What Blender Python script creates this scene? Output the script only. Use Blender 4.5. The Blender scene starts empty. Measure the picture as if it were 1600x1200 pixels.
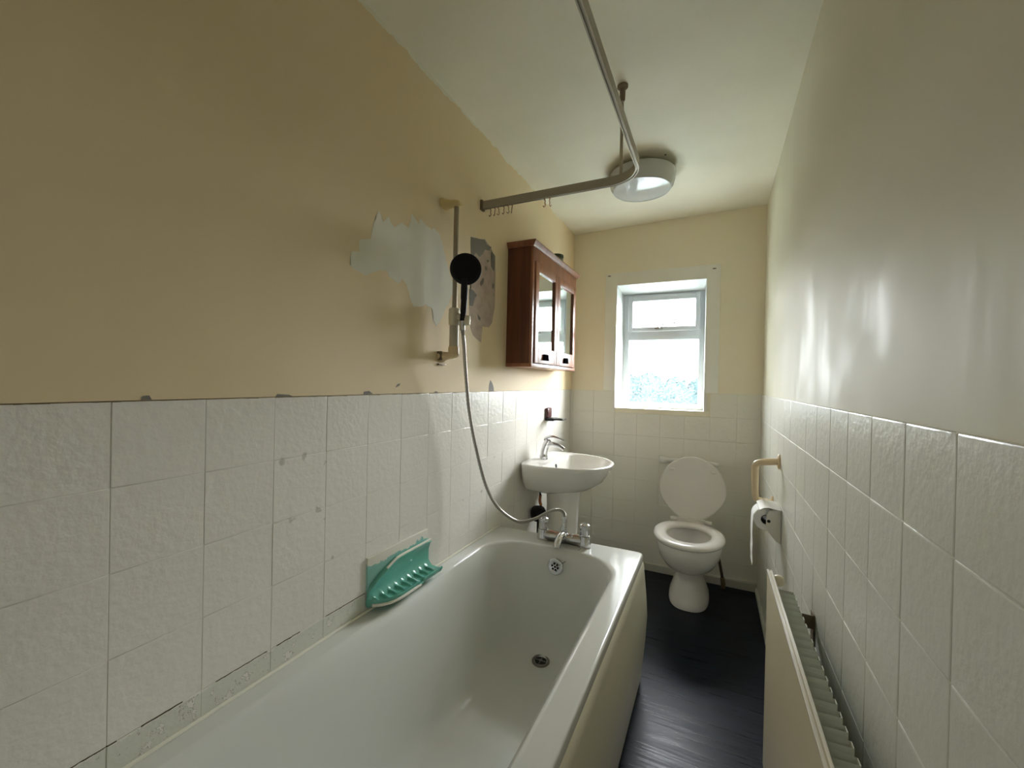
import bpy, bmesh, math, random
from mathutils import Vector, Matrix
from math import sin, cos, pi, radians
random.seed(7)
sc = bpy.context.scene
COL = sc.collection

# ------------------------------------------------------------------ camera
yaw, pitch, roll = .448, -.00633, .02105
fw = Vector((-sin(yaw) * cos(pitch), cos(yaw) * cos(pitch), sin(pitch)))
r0 = Vector((cos(yaw), sin(yaw), 0)); u0 = r0.cross(fw)
rt = r0 * cos(roll) + u0 * sin(roll); up = -r0 * sin(roll) + u0 * cos(roll)
cam = bpy.data.objects.new('camera', bpy.data.cameras.new('camera')); COL.objects.link(cam)
M = Matrix((rt, up, -fw)).transposed().to_4x4(); M.translation = (.938, 0, 1.245)
cam.matrix_world = M
cam.data.sensor_width = 36; cam.data.lens = 656.4343 / 1600 * 36; cam.data.clip_start = .01
sc.camera = cam
# ------------------------------------------------------------------ sky, light, exposure
w = bpy.data.worlds.new('overcast_sky'); sc.world = w; w.use_nodes = True
bg = w.node_tree.nodes['Background']; bg.inputs['Color'].default_value = (.94, .98, 1, 1); bg.inputs['Strength'].default_value = 12.0
# overcast sky, brighter towards the sun's side (+x)
_tc = w.node_tree.nodes.new('ShaderNodeTexCoord'); _sx = w.node_tree.nodes.new('ShaderNodeSeparateXYZ'); _ma = w.node_tree.nodes.new('ShaderNodeMath')
_ma.operation = 'MULTIPLY_ADD'; _ma.inputs[1].default_value = 9.5; _ma.inputs[2].default_value = 12.5
w.node_tree.links.new(_tc.outputs['Generated'], _sx.inputs[0]); w.node_tree.links.new(_sx.outputs['X'], _ma.inputs[0]); w.node_tree.links.new(_ma.outputs[0], bg.inputs['Strength'])
pl = bpy.data.lights.new('window_portal', 'AREA'); pl.shape = 'RECTANGLE'; pl.size = .58; pl.size_y = .86
pl.cycles.is_portal = True
po = bpy.data.objects.new('window_portal', pl); COL.objects.link(po); po.location = (.61, 3.2, 1.48); po.rotation_euler = (-pi / 2, 0, 0)
# dim unseen fill lamp added behind the camera to lift the near walls
al = bpy.data.lights.new('rear_fill_light', 'AREA'); al.shape = 'RECTANGLE'; al.size = .7; al.size_y = 1.7; al.energy = .35; al.color = (1, .95, .86)
ao = bpy.data.objects.new('rear_fill_light', al); COL.objects.link(ao); ao.location = (.78, -.86, 1.15); ao.rotation_euler = (pi / 2, 0, 0)
sc.view_settings.view_transform = 'Standard'; sc.view_settings.look = 'None'; sc.view_settings.gamma = 1
sc.view_settings.use_curve_mapping = False; sc.view_settings.exposure = 1.9
sc.cycles.max_bounces = 14; sc.cycles.diffuse_bounces = 8; sc.cycles.glossy_bounces = 5; sc.cycles.transparent_max_bounces = 8
sc.cycles.sample_clamp_indirect = 6; sc.cycles.use_denoising = True
sc.cycles.caustics_refractive = False; sc.cycles.caustics_reflective = False

# ------------------------------------------------------------------ node expressions
class V:
    def __init__(s, nt, x): s.nt = nt; s.x = x
    def _m(s, op, *a):
        n = s.nt.nodes.new('ShaderNodeMath'); n.operation = op
        for i, b in enumerate((s,) + a):
            b = b.x if isinstance(b, V) else b
            if isinstance(b, (int, float)): n.inputs[i].default_value = b
            else: s.nt.links.new(b, n.inputs[i])
        return V(s.nt, n.outputs[0])
    def __add__(s, o): return s._m('ADD', o)
    __radd__ = __add__
    def __sub__(s, o): return s._m('SUBTRACT', o)
    def __rsub__(s, o): return (s * -1) + o
    def __mul__(s, o): return s._m('MULTIPLY', o)
    __rmul__ = __mul__
    def abs(s): return s._m('ABSOLUTE')
    def gt(s, o): return s._m('GREATER_THAN', o)
    def lt(s, o): return s._m('LESS_THAN', o)
    def max(s, o): return s._m('MAXIMUM', o)
    def min(s, o): return s._m('MINIMUM', o)
    def pow(s, o): return s._m('POWER', o)
    def step(s, a, b):
        n = s.nt.nodes.new('ShaderNodeMapRange'); n.interpolation_type = 'SMOOTHSTEP'
        n.inputs[1].default_value = a; n.inputs[2].default_value = b
        s.nt.links.new(s.x, n.inputs[0]); return V(s.nt, n.outputs[0])
class Mat:
    def __init__(s, name, color=(.8, .8, .8), rough=.5, metal=0., **kw):
        s.m = bpy.data.materials.new(name); s.m.use_nodes = True; s.nt = s.m.node_tree
        s.b = s.nt.nodes['Principled BSDF']
        s.b.inputs['Base Color'].default_value = (*color, 1); s.b.inputs['Roughness'].default_value = rough
        s.b.inputs['Metallic'].default_value = metal
        for k, v in kw.items(): s.b.inputs[k.replace('_', ' ')].default_value = v
        g = s.nt.nodes.new('ShaderNodeNewGeometry'); s.pos = g.outputs['Position']
        x = s.nt.nodes.new('ShaderNodeSeparateXYZ'); s.nt.links.new(s.pos, x.inputs[0])
        s.X, s.Y, s.Z = (V(s.nt, x.outputs[i]) for i in range(3))
    def noise(s, scale, detail=3, rough=.5, stretch=(1, 1, 1), dist=0):
        mp = s.nt.nodes.new('ShaderNodeMapping'); mp.inputs['Scale'].default_value = stretch
        s.nt.links.new(s.pos, mp.inputs[0])
        n = s.nt.nodes.new('ShaderNodeTexNoise'); n.inputs['Scale'].default_value = scale; n.inputs['Detail'].default_value = detail
        n.inputs['Roughness'].default_value = rough; n.inputs['Distortion'].default_value = dist
        s.nt.links.new(mp.outputs[0], n.inputs[0]); return V(s.nt, n.outputs[0])
    def mix(s, f, a, b):
        n = s.nt.nodes.new('ShaderNodeMix'); n.data_type = 'RGBA'
        for i, v in ((0, f), (6, a), (7, b)):
            if isinstance(v, V): s.nt.links.new(v.x, n.inputs[i])
            elif isinstance(v, (int, float)): n.inputs[i].default_value = v
            elif isinstance(v, tuple): n.inputs[i].default_value = (*v, 1)
            else: s.nt.links.new(v, n.inputs[i])
        return n.outputs[2]
    def set(s, name, v): s.nt.links.new(v.x if isinstance(v, V) else v, s.b.inputs[name]); return s
    def bump(s, h, strength=.3, dist=.002):
        n = s.nt.nodes.new('ShaderNodeBump'); n.inputs['Strength'].default_value = strength; n.inputs['Distance'].default_value = dist
        s.nt.links.new(h.x, n.inputs['Height']); s.nt.links.new(n.outputs[0], s.b.inputs['Normal']); return s

TAN = (.76, .62, .40); CEIL = (.84, .81, .69)
def plaster(name, base, alt, rough, ceil_z=None, streak=False):
    m = Mat(name, base, rough, Specular_IOR_Level=.22 if streak else .36)
    n = m.noise(2.2, 3); c = m.mix(n.step(.35, .7), base, alt)
    if ceil_z:   # ragged line where the ceiling paint laps down on the wall
        e = m.noise(14, 4)
        c = m.mix((m.Z + e * .055).gt(ceil_z), c, CEIL)
    m.set('Base Color', c)
    if streak:   # runs and brush smears in the gloss paint
        s_ = m.noise(7, 4, .6, (1, 1, .2), .4); t = m.noise(3, 2)
        m.set('Roughness', s_.step(.35, .68) * -.16 * t.step(.42, .62) + rough)
    m.bump(m.noise(90, 3) * .4 + m.noise(7, 3) * 1.2, .12, .003)
    return m.m
MW_L = plaster('left_wall_plaster_paint', TAN, (.775, .645, .43), .62, 2.352)
MW_B = plaster('back_wall_plaster_paint', (.80, .735, .575), (.80, .745, .59), .55)
MW_R = plaster('right_wall_gloss_paint', (.70, .68, .55), (.69, .665, .535), .60, None, True)
MW_F = plaster('entrance_wall_paint', (.66, .60, .45), (.64, .58, .44), .6)
mc = Mat('ceiling_paint', CEIL, .6)
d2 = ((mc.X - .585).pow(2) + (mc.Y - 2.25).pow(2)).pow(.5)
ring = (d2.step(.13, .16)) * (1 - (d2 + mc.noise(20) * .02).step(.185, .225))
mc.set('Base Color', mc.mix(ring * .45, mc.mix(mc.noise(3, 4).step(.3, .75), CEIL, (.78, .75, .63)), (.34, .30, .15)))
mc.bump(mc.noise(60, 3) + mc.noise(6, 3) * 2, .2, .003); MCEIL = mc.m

SMUDGE = [(0.675, 1.038, .012), (0.738, 1.044, .009), (0.802, 1.017, .007), (0.705, 0.888, .010), (0.782, 0.893, .010), (0.803, 0.862, .006), (1.683, 0.77, .012), (1.771, 0.879, .01), (1.655, 0.744, .012), (1.12, 1.225, .01), (.83, .748, .005), (1.5, .74, .006)]
def tile_mat(name, base, rough, left=False):
    m = Mat(name, base, rough, Specular_IOR_Level=.5)
    n = m.noise(1.6, 2); c = m.mix(n.step(.35, .65), base, tuple(v * f for v, f in zip(base, (.97, .97, .955))))
    if left:
        e = m.noise(38, 5, .65)
        # paint flaked off the cut row above the bath, green tile showing
        zone = (m.Z + e * .018).lt(.600) * m.Y.lt(.95)
        flake = m.noise(26, 4, .7)
        c = m.mix(zone * flake.step(.40, .44), c, (.67, .68, .60))
        c = m.mix(zone * ((flake - .42).abs()).lt(.007), c, (.34, .32, .27))
        hz = m.noise(11, 3, .5, (1, 1, .01))
        crack = (m.Z + m.noise(60, 2) * .004 - .5965).abs().lt(.0013) * m.Y.lt(.955) * hz.gt(.47)
        c = m.mix(crack, c, (.09, .06, .04))
        hz2 = m.noise(14, 3, .5, (1, 1, .05))
        crack2 = (m.Z + m.noise(40, 2) * .003 - 1.1955).gt(0) * hz2.gt(.5)
        c = m.mix(crack2, c, (.10, .08, .05))
        for (y, z, r) in SMUDGE:
            d = ((m.Y - y).pow(2) + (m.Z - z).pow(2)).pow(.5) + (m.noise(70, 3) - .5) * .03
            c = m.mix((1 - d.step(r * .4, r * .9)) * .4, c, (.25, .23, .17))
    m.set('Base Color', c)
    m.bump(m.noise(60, 3, .5) * 1.2 + m.noise(22, 3) * 1.1, .3, .003)
    return m.m
MT_L = tile_mat('left_wall_painted_tile', (.79, .765, .715), .27, True)
MT_B = tile_mat('back_wall_painted_tile', (.77, .75, .67), .45)
MT_R = tile_mat('right_wall_painted_tile', (.71, .71, .64), .32)
m = Mat('white_bath_acrylic', (.68, .69, .66), .13); m.bump(m.noise(5, 2), .05, .004); MBATH = m.m
m = Mat('bath_panel_plastic', (.80, .77, .64), .22); m.bump(m.noise(7, 2), .06, .004); MPANEL = m.m
MCER = Mat('white_ceramic', (.76, .74, .70), .10).m
MSEAT = Mat('toilet_seat_plastic', (.66, .63, .58), .22).m
MCHR = Mat('chrome', (.62, .62, .63), .13, 1.).m
MSTEEL = Mat('dull_steel', (.26, .25, .23), .3, 1.).m
m = Mat('flexible_hose_steel', (.42, .40, .37), .32, 1.); MHOSE = m.m
MRAILC = Mat('aluminium_rail', (.40, .37, .31), .42, .55).m
MRAILS = Mat('shower_rail_metal', (.38, .33, .25), .4, .6).m
MYEL = Mat('yellowed_plastic', (.68, .54, .26), .4).m
MYEL2 = Mat('cream_aged_plastic', (.72, .57, .36), .33).m
MCRM = Mat('cream_plastic', (.68, .62, .47), .4).m
MBLK = Mat('black_plastic', (.006, .006, .007), .4, Specular_IOR_Level=.25).m
MMATT = Mat('matt_black', (.004, .004, .005), 1., Specular_IOR_Level=0.).m
MWHP = Mat('white_moulded_plastic', (.74, .72, .67), .35).m
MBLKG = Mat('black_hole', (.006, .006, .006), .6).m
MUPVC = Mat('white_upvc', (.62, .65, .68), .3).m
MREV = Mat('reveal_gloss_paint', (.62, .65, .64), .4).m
MTURQ = Mat('turquoise_ceramic', (.14, .43, .35), .14).m
m = Mat('turquoise_with_paint_overlap', (.1, .3, .25), .25)
m.set('Base Color', m.mix(((m.noise(30, 4, .6) + (m.Z - .667) * 14) ).gt(.58), (.25, .50, .44), (.74, .72, .64))); MTURQP = m.m
MDRED = Mat('dark_red_plastic', (.075, .018, .018), .25).m
MGREY = Mat('opal_lamp_plastic', (.58, .59, .59), .09, Subsurface_Weight=0).m
MLB = Mat('lamp_base_brown', (.25, .22, .14), .6).m
MPAPER = Mat('toilet_paper', (.86, .86, .84), .85).m
MRAD = Mat('radiator_enamel', (.60, .53, .37), .38).m
MRADW = Mat('radiator_white_edge', (.78, .74, .66), .25).m
MFIN = Mat('radiator_fin_enamel', (.66, .68, .60), .45).m
MRUST = Mat('rusty_steel', (.20, .15, .10), .55, .5).m
MCOP = Mat('copper_pipe', (.40, .16, .07), .35, .9).m
MBROWN = Mat('brown_pipe', (.07, .045, .03), .5).m
MHOOK = Mat('pinkish_brown_plastic', (.42, .26, .18), .5).m
MPAT = Mat('bare_undercoat', (.74, .72, .62), .7).m
m = Mat('old_pink_plaster', (.46, .36, .29), .8); m.set('Base Color', m.mix(m.noise(22, 4).step(.35, .7), (.50, .40, .32), (.42, .33, .27))); MPINK = m.m
MGRY = Mat('grey_old_paint', (.20, .185, .16), .7).m
MFILL = Mat('sealant', (.80, .78, .68), .4).m
MSKIRT = Mat('skirting_paint', (.52, .51, .44), .4).m
m = Mat('mirror_glass', (.88, .93, .90), .03, 1.); MMIR = m.m
m = Mat('mahogany_stained_wood', (.1, .03, .02), .3)
g = m.noise(26, 4, .6, (1, 1, .07), .4); kn = m.noise(9, 2)
m.set('Base Color', m.mix(g.step(.3, .7), (.16, .050, .024), (.085, .024, .014))); m.bump(g, .1, .001); MWOOD = m.m
m = Mat('orange_stained_wood', (.3, .12, .06), .3)
g = m.noise(30, 4, .6, (1, .8, .09), .4)
m.set('Base Color', m.mix(g.step(.3, .7), (.36, .15, .08), (.24, .09, .045))); m.bump(g, .1, .001); MWOODF = m.m
m = Mat('dark_blue_vinyl', (.012, .02, .032), .33, Specular_IOR_Level=.2)
g = m.noise(26, 6, .7, (.10, 3.2, 1), .15)
m.set('Base Color', m.mix(g.step(.38, .7), (.001, .003, .007), (.006, .015, .028)))
m.set('Roughness', g.step(.3, .7) * .22 + .24); m.bump(g, .22, .0015); MFLOOR = m.m
MTIN = Mat('dark_green_tin', (.035, .055, .035), .35, .3).m
MTINL = Mat('tin_label', (.22, .24, .17), .4).m
MFOL = Mat('hedge_leaves', (.010, .022, .022), 1., Specular_IOR_Level=0.).m
MGND = Mat('garden_ground', (.20, .24, .22), .9).m
# glass panes: clear and patterned
def glass(name, pattern):
    m = Mat(name); nt = m.nt; out = nt.nodes['Material Output']
    tr = nt.nodes.new('ShaderNodeBsdfTransparent'); gl = nt.nodes.new('ShaderNodeBsdfGlossy'); gl.inputs['Roughness'].default_value = .05
    tl = nt.nodes.new('ShaderNodeBsdfTranslucent'); tl.inputs[0].default_value = (.75, .82, .88, 1)
    mx = nt.nodes.new('ShaderNodeMixShader'); mx2 = nt.nodes.new('ShaderNodeMixShader'); mx2.inputs[0].default_value = .05
    if pattern:
        f = m.noise(85, 2, .5, (1, 1, 1.5)).step(.40, .62) * .030 + .004
        nt.links.new(f.x, mx.inputs[0])
    else: mx.inputs[0].default_value = .03
    nt.links.new(tr.outputs[0], mx.inputs[1]); nt.links.new(tl.outputs[0], mx.inputs[2])
    nt.links.new(mx.outputs[0], mx2.inputs[1]); nt.links.new(gl.outputs[0], mx2.inputs[2]); nt.links.new(mx2.outputs[0], out.inputs[0])
    return m.m
MGLA = glass('patterned_glass', True)
MGLB = glass('plain_obscure_glass', False)

# ------------------------------------------------------------------ mesh helpers
ORI = {}
def B(): return bmesh.new()
def box(bm, a, b, bev=0, seg=2):
    t = bmesh.new(); bmesh.ops.create_cube(t, size=1)
    for v in t.verts: v.co = Vector([(a[i] + b[i]) / 2 + v.co[i] * (b[i] - a[i]) for i in range(3)])
    if bev: bmesh.ops.bevel(t, geom=t.edges[:] + t.verts[:], offset=bev, segments=seg, affect='EDGES', profile=.6)
    me = bpy.data.meshes.new('t'); t.to_mesh(me); t.free(); bm.from_mesh(me); bpy.data.meshes.remove(me); return bm
def loft(bm, rings, cap0=True, cap1=True, close=True):
    vs = [[bm.verts.new(p) for p in r] for r in rings]
    n = len(rings[0])
    for a, b in zip(vs, vs[1:]):
        for i in range(n if close else n - 1):
            j = (i + 1) % n
            try: bm.faces.new((a[i], a[j], b[j], b[i]))
            except ValueError: pass
    if cap0: bm.faces.new(vs[0][::-1])
    if cap1: bm.faces.new(vs[-1])
    return bm
def tube(bm, pts, r, n=12, cap=True, smooth=0):
    pts = [Vector(p) for p in pts]
    if smooth: pts = crom(pts, smooth)
    rs = r if isinstance(r, list) else [r] * len(pts)
    if len(rs) != len(pts): rs = [rs[min(len(rs) - 1, int(i * len(rs) / len(pts)))] for i in range(len(pts))]
    rings = []; nrm = None
    for i, p in enumerate(pts):
        t = (pts[min(i + 1, len(pts) - 1)] - pts[max(i - 1, 0)]).normalized()
        if nrm is None: nrm = t.orthogonal().normalized()
        nrm = (nrm - t * nrm.dot(t)).normalized(); b = t.cross(nrm)
        rings.append([p + (nrm * cos(2 * pi * k / n) + b * sin(2 * pi * k / n)) * rs[i] for k in range(n)])
    return loft(bm, rings, cap, cap)
def crom(p, k):
    q = [p[0] * 2 - p[1]] + p + [p[-1] * 2 - p[-2]]; out = []
    for i in range(1, len(q) - 2):
        for j in range(k):
            t = j / k; a, b, c, d = q[i - 1:i + 3]
            out.append(.5 * ((2 * b) + (c - a) * t + (2 * a - 5 * b + 4 * c - d) * t * t + (-a + 3 * b - 3 * c + d) * t ** 3))
    return out + [p[-1]]
def lathe(bm, c, prof, n=32, axis=(0, 0, 1), cap=True):
    """prof: (radius, distance along axis) pairs"""
    ax = Vector(axis).normalized(); a = ax.orthogonal().normalized(); b = ax.cross(a); c = Vector(c)
    return loft(bm, [[c + ax * h + (a * cos(2 * pi * k / n) + b * sin(2 * pi * k / n)) * max(r, 1e-4) for k in range(n)] for r, h in prof], cap, cap)
def rrect(x0, x1, y0, y1, r, z, n=8, m=6):
    r = min(r, (x1 - x0) / 2 - 1e-4, (y1 - y0) / 2 - 1e-4); pts = []
    cs = [(x1 - r, y1 - r, 0), (x0 + r, y1 - r, pi / 2), (x0 + r, y0 + r, pi), (x1 - r, y0 + r, 1.5 * pi)]
    arcs = [[Vector((cx + r * cos(a0 + pi / 2 * k / n), cy + r * sin(a0 + pi / 2 * k / n), z)) for k in range(n + 1)] for cx, cy, a0 in cs]
    for i in range(4):
        pts += arcs[i]; a, b = arcs[i][-1], arcs[(i + 1) % 4][0]
        pts += [a.lerp(b, (k + 1) / (m + 1)) for k in range(m)]
    return pts
def egg(cx, cy, ax, front, back, z, n=40, p=2.0):
    """plan outline: half width ax, reach front (-y) and back (+y)"""
    out = []
    for k in range(n):
        a = 2 * pi * k / n; c, s = cos(a), sin(a)
        x = abs(c) ** (2 / p) * (1 if c >= 0 else -1) * ax; y = abs(s) ** (2 / p) * (1 if s >= 0 else -1) * (back if s > 0 else front)
        out.append(Vector((cx + x, cy + y, z)))
    return out
def prism(bm, poly, axis, a, b):
    """poly of 2D points in the plane across axis, extruded from a to b"""
    def P(u, v, t): return {0: (t, u, v), 1: (u, t, v), 2: (u, v, t)}[axis]
    return loft(bm, [[Vector(P(u, v, a)) for u, v in poly], [Vector(P(u, v, b)) for u, v in poly]])
def xform(bm, M_):
    bmesh.ops.transform(bm, matrix=M_, verts=bm.verts); return bm
def org(o):
    p = Vector((0, 0, 0))
    while o: p += o.location; o = o.parent
    return p
def obj(name, bm, mat, parent=None, loc=None, label=None, angle=35, smooth=True):
    loc = Vector(loc) if loc is not None else Vector((0, 0, 0))
    base = org(parent) if parent else loc
    bmesh.ops.remove_doubles(bm, verts=bm.verts, dist=1e-6)
    bmesh.ops.recalc_face_normals(bm, faces=bm.faces)
    for v in bm.verts: v.co -= base
    me = bpy.data.meshes.new(name); bm.to_mesh(me); bm.free()
    for k in (mat if isinstance(mat, list) else [mat]): me.materials.append(k)
    if smooth: me.shade_smooth(); me.set_sharp_from_angle(angle=radians(angle))
    o = bpy.data.objects.new(name, me); COL.objects.link(o)
    if parent: o.parent = parent
    else: o.location = loc
    if label: o['label'] = label
    return o
def tag(o, label, cat, group=None):
    o['label'] = label; o['category'] = cat
    if group: o['group'] = group
    return o
def thing(name, loc, label, cat, group=None):
    o = bpy.data.objects.new(name, None); o.location = loc; COL.objects.link(o); o.empty_display_size = .05
    return tag(o, label, cat, group)
def struct(name, bm, mat, parent=None, **k):
    o = obj(name, bm, mat, parent, **k)
    if not parent: o['kind'] = 'structure'
    return o

# ------------------------------------------------------------------ room shell
W, L, F0 = 1.2, 2.95, -.9
TT = 1.195          # top of the tiling
b = B(); box(b, (-.1, F0 - .1, -.1), (W + .1, L + .15, 0)); struct('floor', b, MFLOOR)
# ceiling: slightly twisted old plaster
def ceil_z(x, y):
    t = x / W
    l = 2.346 - .009 * y; r = 2.445 - .031 * y if y < 1.5 else 2.3985 - .037 * (y - 1.5)
    return l * (1 - t) + r * t
b = B(); nx, ny = 6, 20; ys = [F0 - .05 + (L + .1 - F0) * j / ny for j in range(ny + 1)]; xs = [-.03 + (W + .06) * i / nx for i in range(nx + 1)]
g1 = [[b.verts.new((x, y, ceil_z(x, y))) for x in xs] for y in ys]; g2 = [[b.verts.new((x, y, 2.6)) for x in xs] for y in ys]
for j in range(ny):
    for i in range(nx):
        b.faces.new((g1[j][i], g1[j][i + 1], g1[j + 1][i + 1], g1[j + 1][i])); b.faces.new((g2[j][i], g2[j + 1][i], g2[j + 1][i + 1], g2[j][i + 1]))
for j in range(ny):
    b.faces.new((g1[j][0], g1[j + 1][0], g2[j + 1][0], g2[j][0])); b.faces.new((g1[j][nx], g2[j][nx], g2[j + 1][nx], g1[j + 1][nx]))
for i in range(nx):
    b.faces.new((g1[0][i], g2[0][i], g2[0][i + 1], g1[0][i + 1])); b.faces.new((g1[ny][i], g1[ny][i + 1], g2[ny][i + 1], g2[ny][i]))
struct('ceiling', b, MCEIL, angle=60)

def tiles(axis_face, u0, u1, uph, z1, mat, parent, face, inward, skip=None, bev=.0011):
    """individual tiles on a wall; u runs along the wall"""
    b = B(); T = .15
    i0 = math.floor((u0 - uph) / T); i1 = math.ceil((u1 - uph) / T)
    for j in range(8):
        zt = z1 - j * T; zb = max(zt - T, 0)
        for i in range(i0, i1):
            a = max(uph + i * T, u0); c = min(uph + (i + 1) * T, u1)
            if c - a < .006 or (skip and skip((a + c) / 2, (zt + zb) / 2)): continue
            g = .0004; d = random.uniform(-.0005, .0004)
            lo, hi = sorted((face + inward * d, face - inward * .006))
            A = (lo, a + g, zb + g) if axis_face == 0 else (a + g, lo, zb + g)
            C = (hi, c - g, zt - g) if axis_face == 0 else (c - g, hi, zt - g)
            tl = bmesh.new(); box(tl, A, C, bev, 2)
            cc = Vector([(A[k] + C[k]) / 2 for k in range(3)])
            R = Matrix.Rotation(random.uniform(-.0007, .0007), 4, 'Z') @ Matrix.Rotation(random.uniform(-.0007, .0007), 4, 'Y' if axis_face == 0 else 'X')
            xform(tl, Matrix.Translation(cc) @ R @ Matrix.Translation(-cc))
            me = bpy.data.meshes.new('t'); tl.to_mesh(me); tl.free(); b.from_mesh(me); bpy.data.meshes.remove(me)
    o = obj('wall_tiles', b, mat, parent, angle=50)
    for p_ in o.data.polygons:          # flat tile faces, rounded edges
        if p_.area > .0012: p_.use_smooth = False
    return o

# left wall
b = B(); box(b, (-.1, F0, -.05), (-.0022, L + .1, TT)); box(b, (-.1, F0, TT + .0015), (.0015, L + .1, 2.6))
wl = struct('wall_left', b, MW_L)
b2 = B(); box(b2, (-.0025, F0, 0), (-.0015, L, TT - .001)); obj('tile_grout', b2, MT_L, wl)
tiles(0, F0, L, .655, TT, MT_L, wl, 0, 1)
# damage marks on the left wall
Wp = [(0.872, 1.561), (0.877, 1.604), (0.907, 1.612), (0.907, 1.649), (0.949, 1.662), (0.959, 1.709), (0.97, 1.738), (0.98, 1.761), (0.992, 1.746), (1.001, 1.732), (1.024, 1.757), (1.037, 1.739), (1.054, 1.733), (1.088, 1.76), (1.116, 1.751), (1.129, 1.774), (1.133, 1.809), (1.157, 1.796), (1.172, 1.783), (1.182, 1.808), (1.213, 1.797), (1.25, 1.787), (1.255, 1.801), (1.301, 1.786), (1.32, 1.751), (1.339, 1.708), (1.365, 1.659), (1.392, 1.626), (1.393, 1.594), (1.363, 1.539), (1.34, 1.514), (1.323, 1.484), (1.289, 1.445), (1.267, 1.462), (1.26, 1.501), (1.222, 1.514), (1.181, 1.498), (1.152, 1.496), (1.132, 1.529), (1.117, 1.563), (1.094, 1.576), (1.076, 1.557), (1.034, 1.568), (1.017, 1.587), (0.978, 1.572), (0.927, 1.548), (0.899, 1.555)]
PKp = [(1.521, 1.838), (1.636, 1.878), (1.696, 1.855), (1.733, 1.823), (1.744, 1.767), (1.739, 1.681), (1.743, 1.596), (1.72, 1.515), (1.69, 1.49), (1.63, 1.488), (1.622, 1.415), (1.582, 1.427), (1.551, 1.439), (1.52, 1.482), (1.517, 1.558), (1.528, 1.637)]
Gp = [[(1.517, 1.85), (1.588, 1.863), (1.636, 1.874), (1.653, 1.859), (1.699, 1.86), (1.679, 1.838), (1.638, 1.83), (1.617, 1.804), (1.591, 1.785), (1.56, 1.795), (1.538, 1.77), (1.521, 1.765)], [(1.514, 1.63), (1.544, 1.631), (1.578, 1.616), (1.56, 1.6), (1.543, 1.562), (1.517, 1.56)], [(1.696, 1.847), (1.736, 1.829), (1.738, 1.791), (1.727, 1.756), (1.699, 1.773), (1.706, 1.816)], [(1.612, 1.662), (1.6, 1.672), (1.622, 1.701), (1.638, 1.702), (1.632, 1.679)], [(1.641, 1.758), (1.657, 1.76), (1.663, 1.747), (1.646, 1.741)], [(1.717, 1.697), (1.731, 1.696), (1.725, 1.674), (1.714, 1.676)], [(1.656, 1.79), (1.678, 1.794), (1.675, 1.784), (1.658, 1.782)], [(1.586, 1.534), (1.613, 1.522), (1.607, 1.509), (1.591, 1.515)]]
Mp = [[(1.702, 1.197), (1.704, 1.227), (1.716, 1.249), (1.734, 1.235), (1.748, 1.214), (1.752, 1.197)], [(0.933, 1.197), (0.934, 1.205), (0.955, 1.207), (0.972, 1.197)], [(1.28, 1.197), (1.289, 1.202), (1.301, 1.201), (1.304, 1.197)], [(1.071, 1.217), (1.079, 1.227), (1.093, 1.231), (1.09, 1.223)], [(.655, 1.197), (.66, 1.203), (.69, 1.201), (.7, 1.197)], [(.395, 1.197), (.398, 1.204), (.408, 1.205), (.412, 1.197)]]
def rag(poly, amp, k=3):
    out = []
    for i, a in enumerate(poly):
        c = poly[(i + 1) % len(poly)]
        for j in range(k):
            t = j / k; s = amp if j else amp * .3
            out.append((a[0] + (c[0] - a[0]) * t + random.uniform(-s, s), a[1] + (c[1] - a[1]) * t + random.uniform(-s, s)))
    return out
def patch(name, polys, mat, x0, x1, amp=.0028, k=3):
    b = B()
    for p in polys: prism(b, rag(p, amp, k) if mat is MPAT else rag(p, amp * .35, k), 0, x0, x1)
    bmesh.ops.triangulate(b, faces=[f for f in b.faces if len(f.verts) > 4])
    return obj(name, b, mat, wl, smooth=False)
patch('scraped_patch', [Wp], MPAT, .001, .0021)
patch('bare_plaster_patch', [PKp], MPINK, .001, .0020)
patch('old_paint_patch', Gp, MGRY, .0015, .0025, .003)
patch('chipped_edge', Mp, MGRY, .001, .0022, .001, 2)
# right wall
b = B(); box(b, (W + .0022, F0, -.05), (W + .1, L + .1, TT)); box(b, (W + .006, F0, TT), (W + .1, L + .1, 2.6))
wr = struct('wall_right', b, MW_R)
b2 = B(); box(b2, (W + .0015, F0, 0), (W + .0025, L, TT - .002)); obj('tile_grout', b2, MT_R, wr)
tiles(0, F0, L, .831, TT, MT_R, wr, W, -1, bev=.0026)
# back wall with the window opening
wx0, wx1, wz0, wz1 = .318, .882, 1.078, 1.925
b = B()
box(b, (-.1, L, -.05), (wx0, L + .2, 2.6)); box(b, (wx1, L, -.05), (W + .1, L + .2, 2.6))
box(b, (wx0, L, -.05), (wx1, L + .2, wz0)); box(b, (wx0, L, wz1), (wx1, L + .2, 2.6))
wb = struct('wall_back', b, MW_B)
tiles(1, 0, W, .02, TT, MT_B, wb, L - .006, -1, skip=lambda u, z: wx0 - .02 < u < wx1 + .02 and z > wz0, bev=.0006)
b = B()   # narrow fill tiles beside and under the opening
for a, c, z0, z1 in ((.298, wx0, wz0, TT), (wx1, .902, wz0, TT)): box(b, (a, L - .006, z0), (c, L, z1), .001)
obj('window_side_tiles', b, MT_B, wb)
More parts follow.
